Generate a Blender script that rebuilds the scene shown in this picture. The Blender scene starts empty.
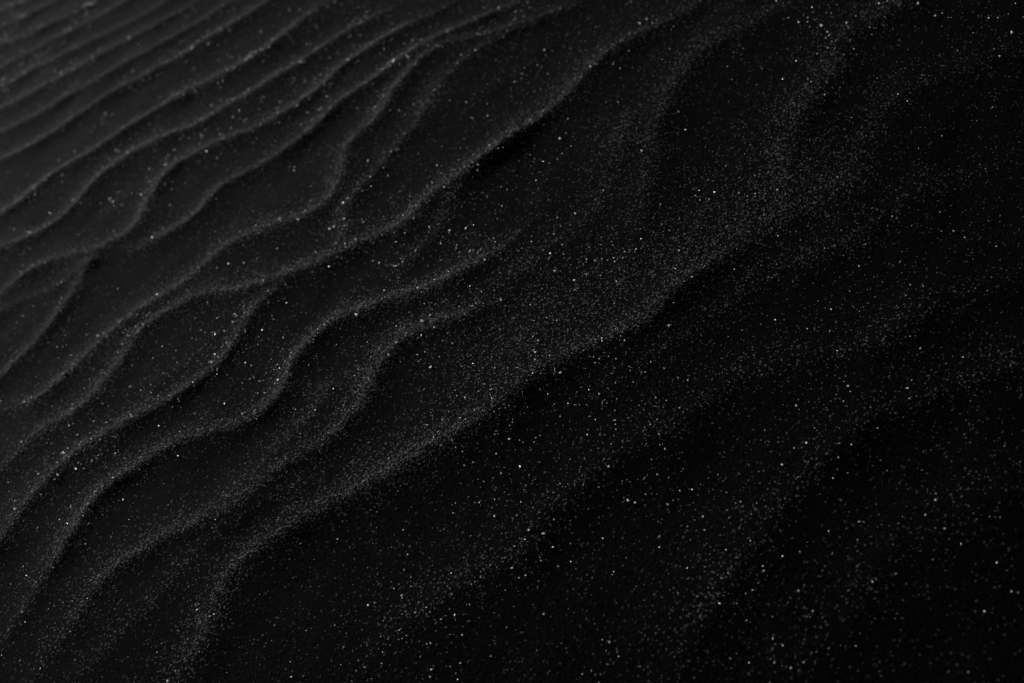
import bpy, math, numpy as np
from mathutils import Matrix, Vector
rng=np.random.default_rng(7)
S=bpy.context.scene
# ---------------- camera ----------------
H=0.62; TH=math.radians(37); R=math.radians(30); LENS=50
r0=np.array([1,0,0.]); f=np.array([0,math.cos(TH),-math.sin(TH)]); u0=np.array([0,math.sin(TH),math.cos(TH)])
cr=math.cos(R)*r0-math.sin(R)*u0; cu=math.sin(R)*r0+math.cos(R)*u0
cam=bpy.data.cameras.new("camera"); co=bpy.data.objects.new("camera",cam); S.collection.objects.link(co)
M=Matrix(((cr[0],cu[0],-f[0],0),(cr[1],cu[1],-f[1],0),(cr[2],cu[2],-f[2],H),(0,0,0,1))); co.matrix_world=M
cam.lens=LENS; cam.sensor_width=36; cam.clip_start=0.01; cam.clip_end=5000
cam.dof.use_dof=True; cam.dof.focus_distance=0.99; cam.dof.aperture_fstop=6.7
S.camera=co
# ---------------- dune relief ----------------
def relief(x,y):
    s=np.maximum(0,1.25-(y-0.55*x)) 
    s=np.minimum(s,1.6)
    a=-0.10*s**2
    b=0.012*np.sin(2.1*x+1.3*y+0.5)
    return a+b
def ground_pt(px,py):
    d=f+cr*((px-512)/1024*36/LENS)+cu*(-(py-341.5)/1024*36/LENS)
    z=0.0
    for i in range(25):
        t=(z-H)/d[2]; x=d[0]*t; y=d[1]*t; z=0.5*z+0.5*float(relief(x,y))
    return x,y
# crests: (points, strength, softness, amount of pale grains along the crest)
C=[
 ([(-60,15),(0,-16),(40,-38)],.5,.9,.5),
 ([(-60,33),(0,0),(40,-22)],.5,.9,.5),
 ([(-60,49),(0,16),(40,-3),(80,-24)],.55,.9,.5),
 ([(-60,64),(0,32),(50,8),(90,-16)],.6,.9,.5),
 ([(-60,80),(0,50),(40,34),(90,8),(130,-14)],.7,1,.5),
 ([(-60,98),(0,70),(50,44),(100,18),(150,-10)],.7,1,.6),
 ([(-60,118),(0,90),(50,64),(110,34),(160,8),(195,-14)],.75,1,.7),
 ([(-60,140),(0,112),(50,86),(110,52),(170,20),(220,-10)],.8,1,.8),
 ([(-60,165),(0,136),(50,110),(110,76),(170,42),(215,18),(255,-10)],.9,1,.9),
 ([(-60,195),(0,165),(45,142),(100,104),(150,78),(205,46),(255,16),(290,-10)],1,1,1),
 ([(-60,245),(0,218),(25,205),(60,176),(100,152),(130,132),(170,108),(215,83),(260,58),(300,28),(345,-10)],1.15,1,1),
 ([(-60,275),(0,252),(40,238),(75,214),(105,180),(150,150),(200,128),(240,102),(290,72),(330,44),(370,20),(420,-12)],1.1,1,1),
 ([(-60,345),(0,300),(35,275),(70,261),(104,253),(135,232),(152,200),(172,175),(210,152),(260,130),(305,104),(345,70),(385,42),(430,18),(475,-12)],1.1,1,1),
 ([(104,258),(150,248),(190,225),(222,192),(268,167),(315,135),(350,102),(385,78),(420,52),(460,34),(505,12),(545,-12)],1.05,1,1),
 ([(-40,425),(0,384),(40,345),(70,302),(90,272),(106,257)],1,1,1),
 ([(-60,440),(0,415),(40,403),(80,372),(118,335),(150,310),(195,280),(235,245),(280,226),(322,210),(345,185),(352,150),(385,120),(405,88),(440,55),(500,38),(560,15),(600,-10)],.85,1.0,.9),
 ([(-50,530),(0,478),(40,440),(85,412),(115,378),(150,330),(200,302),(260,290),(310,274),(350,255),(400,230),(430,205),(470,175),(515,143),(560,108),(598,68),(640,40),(690,14),(730,-12)],.95,1.1,1),
 ([(-40,620),(0,560),(30,510),(70,465),(120,435),(180,402),(222,368),(245,330),(270,303),(310,276)],1.0,1,.9),
 ([(330,262),(345,235),(352,205),(388,165),(425,120),(445,85),(480,56),(540,24),(580,-8)],.6,1.1,.7),
 ([(385,285),(410,262),(438,232),(455,200),(480,170),(520,130),(550,90)],.45,1.2,.4),
 ([(-30,700),(40,600),(85,520),(130,474),(190,446),(250,430),(285,402),(302,360),(332,330),(380,309),(440,287),(500,250),(540,215)],1.0,1.0,.9),
 ([(10,720),(70,640),(112,580),(165,545),(230,520),(290,474),(342,440),(372,400),(392,358),(430,330),(480,310),(530,290)],.8,1.1,.8),
 ([(130,730),(200,650),(245,575),(300,530),(370,495),(425,465),(480,428),(525,388),(570,362),(620,346),(660,320),(700,282),(750,246),(800,213)],.9,1.5,1),
 ([(800,213),(788,165),(800,120),(830,75),(850,35),(900,8),(940,-12)],.45,1.6,.4),
 ([(635,280),(648,215),(655,160),(672,105),(700,60),(750,28),(815,-8)],.5,1.5,.38),
 ([(800,213),(850,180),(880,120),(940,80),(1060,40)],.35,1.7,.2),
 ([(330,720),(400,640),(470,585),(520,560),(560,500),(620,455),(690,420),(740,388),(790,370),(835,360),(885,345),(960,300),(1060,260)],.45,1.6,.26),
 ([(640,720),(700,610),(760,540),(820,470),(875,432),(935,400),(1024,370),(1080,350)],.45,1.6,.18),
 ([(480,300),(540,262),(600,210),(620,150),(650,100)],.25,1.5,.3),
 ([(760,720),(850,620),(900,560),(990,500),(1080,470)],.2,2,.08),
 ([(-20,330),(20,305),(60,288),(100,258)],.4,1,.4),
 ([(60,480),(110,450),(160,390),(205,350),(240,320)],.25,1.2,.2),
 ([(170,560),(240,500),(290,450),(325,410),(340,370)],.4,1.1,.4),
 ([(60,700),(140,620),(200,560),(270,510),(350,465)],.35,1.2,.4),
 ([(560,420),(620,385),(680,350),(740,300),(800,262),(860,240),(930,190),(1040,150)],.3,1.5,.35),
 ([(440,440),(520,360),(600,310),(680,262),(760,222),(830,190),(900,170)],.12,3.5,.5),
]
def catmull(P,n=8):
    P=np.array(P,float); Q=np.vstack([2*P[0]-P[1],P,2*P[-1]-P[-2]]); out=[]
    for i in range(1,len(Q)-2):
        for t in np.arange(n)/n:
            a,b,c,d=Q[i-1],Q[i],Q[i+1],Q[i+2]
            out.append(0.5*(2*b+(c-a)*t+(2*a-5*b+4*c-d)*t*t+(3*b-a-3*c+d)*t**3))
    out.append(P[-1]); return np.array(out)
# ---------------- grid ----------------
def axis(a,b,step,lim):
    mid=np.arange(a,b,step); L=[];R_=[];s=step;x=mid[-1]
    while x<lim: s*=1.12; x+=s; R_.append(x)
    s=step;x=mid[0]
    while x>-lim: s*=1.12; x-=s; L.append(x)
    return np.concatenate([L[::-1],mid,R_])
X=axis(-1.7,1.2,0.0028,1500); Y=axis(-0.05,2.9,0.0028,1500)
nx,ny=len(X),len(Y); GX,GY=np.meshgrid(X,Y,indexing='ij')
rip=np.zeros_like(GX); cov=np.zeros_like(GX); pale_amt=np.zeros_like(GX)
def vnoise(x,y,seed):
    r=np.random.default_rng(seed); T=r.random((256,256))
    xi=np.floor(x).astype(np.int64); yi=np.floor(y).astype(np.int64); fx=x-xi; fy=y-yi
    fx=fx*fx*fx*(fx*(fx*6-15)+10); fy=fy*fy*fy*(fy*(fy*6-15)+10)
    g=lambda i,j:T[(xi+i)&255,(yi+j)&255]
    return (g(0,0)*(1-fx)+g(1,0)*fx)*(1-fy)+(g(0,1)*(1-fx)+g(1,1)*fx)*fy
# slight natural waviness of every crest line
wx=GX+0.010*(vnoise(GX*9,GY*9,31)-.5)+0.004*(vnoise(GX*30,GY*30,33)-.5)
wy=GY+0.010*(vnoise(GX*9,GY*9,32)-.5)+0.004*(vnoise(GX*30,GY*30,34)-.5)
for pts,amp,soft,pal in C:
    W=np.array([ground_pt(*p) for p in catmull(pts)])
    best=np.full(GX.shape,9e9); sg=np.zeros(GX.shape); tt=np.zeros(GX.shape)
    m=0.22; n=len(W)-1
    for i in range(n):
        a,b=W[i],W[i+1]
        i0,i1=np.searchsorted(X,[min(a[0],b[0])-m,max(a[0],b[0])+m]); j0,j1=np.searchsorted(Y,[min(a[1],b[1])-m,max(a[1],b[1])+m])
        if i1<=i0 or j1<=j0: continue
        sl=(slice(i0,i1),slice(j0,j1)); x=wx[sl]-a[0]; y=wy[sl]-a[1]; d=b-a; L2=d@d+1e-12
        t=np.clip((x*d[0]+y*d[1])/L2,0,1); D=np.hypot(x-t*d[0],y-t*d[1]); k=D<best[sl]
        best[sl]=np.where(k,D,best[sl]); sg[sl]=np.where(k,np.sign(d[0]*y-d[1]*x),sg[sl]); tt[sl]=np.where(k,(i+t)/n,tt[sl])
    w=np.where(sg>0,0.018,0.015)*soft
    w0=0.0025*soft
    q=np.sqrt(np.minimum(best,1)**2+w0**2)-w0
    fade=np.clip(tt/0.15,0,1)*np.clip((1-tt)/0.15,0,1); fade=fade*fade*(3-2*fade)
    fade=0.1+0.9*fade
    am=0.0060*amp*fade*soft**.5
    near=(best<1)
    rip+=am*np.exp(-q/w)*np.exp(-(np.minimum(best,1)/0.10)**2)*near
    ws=np.where(sg>0,0.011,0.0045)*soft
    pale_amt=np.maximum(pale_amt,pal*fade*np.exp(-(q/ws))*near)  # most pale grains at the crest line, fading out wider on one side
    cov=np.maximum(cov,np.exp(-(np.minimum(best,5)/0.16)**4))
# procedural ripples elsewhere
n1=vnoise(GX*1.6+9,GY*1.6+3,1); n2=vnoise(GX*5+9,GY*5+3,2)
ph=(GY-0.35*GX)/0.11+2.2*n1+0.5*n2
u=ph-np.floor(ph)
prof=np.where(u<0.3,u/0.3,1-(u-0.3)/0.7); prof=prof*prof*(3-2*prof)
fall=np.exp(-np.hypot(GX,GY)/14)
rip+=0.005*prof*(1-cov)*fall*(0.5+n1)
pale_amt=np.maximum(pale_amt,prof**4*(1-cov)*fall)
n3=vnoise(GX*14,GY*14,3); n4=vnoise(GX*45,GY*45,4)
n5=vnoise((GX*.8+GY*.6)*12,(GY*.8-GX*.6)*40,8)
small=0.003*(n2-.5)+0.0022*(n3-.5)+0.0007*(n4-.5)+0.0013*(n5-.5)
dist=np.hypot(GX,GY)
dunes=np.clip((dist-6)/30,0,1)*(2.5*vnoise(GX/28+50,GY/28+50,5)-1.0)+np.clip((dist-60)/200,0,1)*14*(vnoise(GX/160+50,GY/160+50,6)-.4)
Z=relief(GX,GY)+rip+small+dunes
pale_amt=np.clip(pale_amt*(0.5+1.0*vnoise(GX*9,GY*9,21)),0,1)
me=bpy.data.meshes.new("sand_dune")
V=np.stack([GX,GY,Z],-1).reshape(-1,3).astype(np.float32)
idx=np.arange(nx*ny).reshape(nx,ny)
F=np.stack([idx[:-1,:-1],idx[1:,:-1],idx[1:,1:],idx[:-1,1:]],-1).reshape(-1,4)
def fill(me,V,F):
    k=F.shape[1]
    me.vertices.add(len(V)); me.vertices.foreach_set("co",V.astype(np.float32).ravel())
    me.loops.add(F.size); me.loops.foreach_set("vertex_index",F.ravel().astype(np.int32))
    me.polygons.add(len(F)); me.polygons.foreach_set("loop_start",np.arange(0,F.size,k,dtype=np.int32)); 
    me.update(calc_edges=True)
fill(me,V,F)
me.polygons.foreach_set("use_smooth",np.ones(len(me.polygons),bool))
at=me.attributes.new("pale_fraction",'FLOAT','POINT'); at.data.foreach_set("value",pale_amt.astype(np.float32).ravel())
dune=bpy.data.objects.new("sand_dune",me); S.collection.objects.link(dune)
# ---------------- sand material ----------------
def mat(name):
    m=bpy.data.materials.new(name); m.use_nodes=True; return m,m.node_tree.nodes,m.node_tree.links,m.node_tree.nodes["Principled BSDF"]
m,N,Lk,P=mat("black_sand")
tc=N.new("ShaderNodeTexCoord")
def noise(scale,det=2,rough=.6):
    n=N.new("ShaderNodeTexNoise"); n.inputs["Scale"].default_value=scale; n.inputs["Detail"].default_value=det; n.inputs["Roughness"].default_value=rough
    Lk.new(tc.outputs["Object"],n.inputs["Vector"]); return n
def vor(scale):
    n=N.new("ShaderNodeTexVoronoi"); n.inputs["Scale"].default_value=scale; Lk.new(tc.outputs["Object"],n.inputs["Vector"]); return n
def math_(op,a,b,c=None):
    n=N.new("ShaderNodeMath"); n.operation=op
    for i,q in enumerate((a,b,c)):
        if q is None: continue
        if isinstance(q,(int,float)): n.inputs[i].default_value=q
        else: Lk.new(q,n.inputs[i])
    return n.outputs[0]
v=vor(1100); sep=N.new("ShaderNodeSeparateColor"); Lk.new(v.outputs["Color"],sep.inputs[0])
pf=N.new("ShaderNodeAttribute"); pf.attribute_name="pale_fraction"
# each voronoi cell is one grain; it is a pale grain if its random value is below the local pale fraction
thr=math_('MULTIPLY_ADD',pf.outputs["Fac"],0.36,0.02)
pale=math_('LESS_THAN',sep.outputs[0],thr)
dark=math_('MULTIPLY_ADD',sep.outputs[1],0.008,0.002)
bright=math_('MULTIPLY_ADD',sep.outputs[2],0.12,0.02)
mx=N.new("ShaderNodeMix"); mx.data_type='FLOAT'; Lk.new(pale,mx.inputs[0]); Lk.new(dark,mx.inputs[2]); Lk.new(bright,mx.inputs[3])
Lk.new(mx.outputs[0],P.inputs["Base Color"])
P.inputs["Roughness"].default_value=.9; P.inputs["Specular IOR Level"].default_value=.02
b=N.new("ShaderNodeBump"); b.inputs["Strength"].default_value=.8; b.inputs["Distance"].default_value=.0006
Lk.new(v.outputs["Distance"],b.inputs["Height"]); 
nn=noise(420,3,.7); b2=N.new("ShaderNodeBump"); b2.inputs["Strength"].default_value=.6; b2.inputs["Distance"].default_value=.0010
Lk.new(nn.outputs["Fac"],b2.inputs["Height"]); Lk.new(b.outputs[0],b2.inputs["Normal"]); Lk.new(b2.outputs[0],P.inputs["Normal"])
me.materials.append(m)
# ---------------- loose grains: pale dust, coarse quartz, mica flakes (one mesh) ----------------
def hz(x,y):
    i=np.clip(np.searchsorted(X,x)-1,0,nx-2); j=np.clip(np.searchsorted(Y,y)-1,0,ny-2)
    fx=(x-X[i])/(X[i+1]-X[i]); fy=(y-Y[j])/(Y[j+1]-Y[j])
    g=lambda A:(A[i,j]*(1-fx)+A[i+1,j]*fx)*(1-fy)+(A[i,j+1]*(1-fx)+A[i+1,j+1]*fx)*fy
    return g(Z),g(pale_amt)
def scatter(NG,lo,k,s0,sig,smax,gam=1):
    x=rng.uniform(-1.6,1.2,NG); y=rng.uniform(-0.04,2.8,NG); z,rr=hz(x,y)
    pn=(vnoise(x*5+40,y*5,11)*vnoise(x*22,y*22,12)*4)**gam
    keep=rng.random(NG)<np.clip((lo+(1-lo)*np.clip(rr,0,1))*pn,0.03,1)*k
    n=int(keep.sum()); s=np.minimum(s0*np.exp(rng.normal(0,sig,n)),smax)
    return x[keep],y[keep],z[keep],s
sets=[scatter(380000,.10,.42,.00011,.5,.0004),
      scatter(160000,.20,.42,.00022,.4,.0005),
      scatter(52000,.24,.5,.00040,.42,.0011),
      scatter(300000,.30,.5,.00022,.5,.0006)]
nn_=[len(s[0]) for s in sets]
tones=[0.06+0.45*rng.random(nn_[0])**2, 0.25+0.7*rng.random(nn_[1]), 0.5+0.48*rng.random(nn_[2])**.6, np.full(nn_[3],.5)]
x,y,z,size=[np.concatenate([s[i] for s in sets]) for i in range(4)]; tone=np.concatenate(tones); n=len(x)
mi=np.concatenate([np.full(c,1 if i==3 else 0) for i,c in enumerate(nn_)])
base=np.array([[1,1,1],[1,-1,-1],[-1,1,-1],[-1,-1,1]],float)/math.sqrt(3)
q=rng.normal(size=(n,4)); q/=np.linalg.norm(q,axis=1)[:,None]; w_,a_,b_,c_=q.T
RM=np.stack([np.stack([1-2*(b_*b_+c_*c_),2*(a_*b_-c_*w_),2*(a_*c_+b_*w_)],-1),np.stack([2*(a_*b_+c_*w_),1-2*(a_*a_+c_*c_),2*(b_*c_-a_*w_)],-1),np.stack([2*(a_*c_-b_*w_),2*(b_*c_+a_*w_),1-2*(a_*a_+b_*b_)],-1)],1)
GV=np.einsum('nij,kj->nki',RM,base)*size[:,None,None]*1.5+np.stack([x,y,z+size*.8],-1)[:,None,:]
tf=np.array([[0,1,2],[0,3,1],[0,2,3],[1,3,2]])
GF=(np.arange(n)[:,None,None]*4+tf[None]).reshape(-1,3)
gm=bpy.data.meshes.new("sand_grains"); fill(gm,GV.reshape(-1,3),GF)
gm.polygons.foreach_set("material_index",np.repeat(mi,4).astype(np.int32))
at=gm.attributes.new("tone",'FLOAT','POINT'); at.data.foreach_set("value",np.repeat(tone,4).astype(np.float32))
go=bpy.data.objects.new("sand_grains",gm); S.collection.objects.link(go)
m2,N,Lk,P=mat("pale_quartz_grain"); P.inputs["Roughness"].default_value=.4
ta=N.new("ShaderNodeAttribute"); ta.attribute_name="tone"; Lk.new(ta.outputs["Fac"],P.inputs["Base Color"])
tr=N.new("ShaderNodeBsdfTranslucent"); Lk.new(ta.outputs["Fac"],tr.inputs[0])
ms=N.new("ShaderNodeMixShader"); ms.inputs[0].default_value=.5; Lk.new(P.outputs[0],ms.inputs[1]); Lk.new(tr.outputs[0],ms.inputs[2])
Lk.new(ms.outputs[0],N["Material Output"].inputs["Surface"])
gm.materials.append(m2)
m3,N,Lk,P=mat("mica_flake"); P.inputs["Metallic"].default_value=1; P.inputs["Roughness"].default_value=.45; P.inputs["Base Color"].default_value=(.7,.7,.7,1)
gm.materials.append(m3)
# ---------------- light ----------------
EL=math.radians(20); AZ=math.radians(-25)   # azimuth from +Y, negative = left
W=bpy.data.worlds.new("World"); S.world=W; W.use_nodes=True; wn=W.node_tree.nodes; wl_=W.node_tree.links
sky=wn.new("ShaderNodeTexSky"); sky.sky_type='NISHITA'; sky.sun_disc=False; sky.sun_elevation=EL; sky.sun_rotation=AZ
hs=wn.new("ShaderNodeHueSaturation"); hs.inputs["Saturation"].default_value=0.0
wl_.new(sky.outputs[0],hs.inputs["Color"]); wl_.new(hs.outputs[0],wn["Background"].inputs[0]); wn["Background"].inputs[1].default_value=.035
sl=bpy.data.lights.new("sun","SUN"); sl.energy=5; sl.angle=math.radians(6)
so=bpy.data.objects.new("sun",sl); S.collection.objects.link(so)
dirv=Vector((math.sin(AZ)*math.cos(EL),math.cos(AZ)*math.cos(EL),math.sin(EL)))
so.rotation_euler=dirv.to_track_quat('Z','Y').to_euler()
print("GRAINS",n,nn_,"GRID",nx,ny)
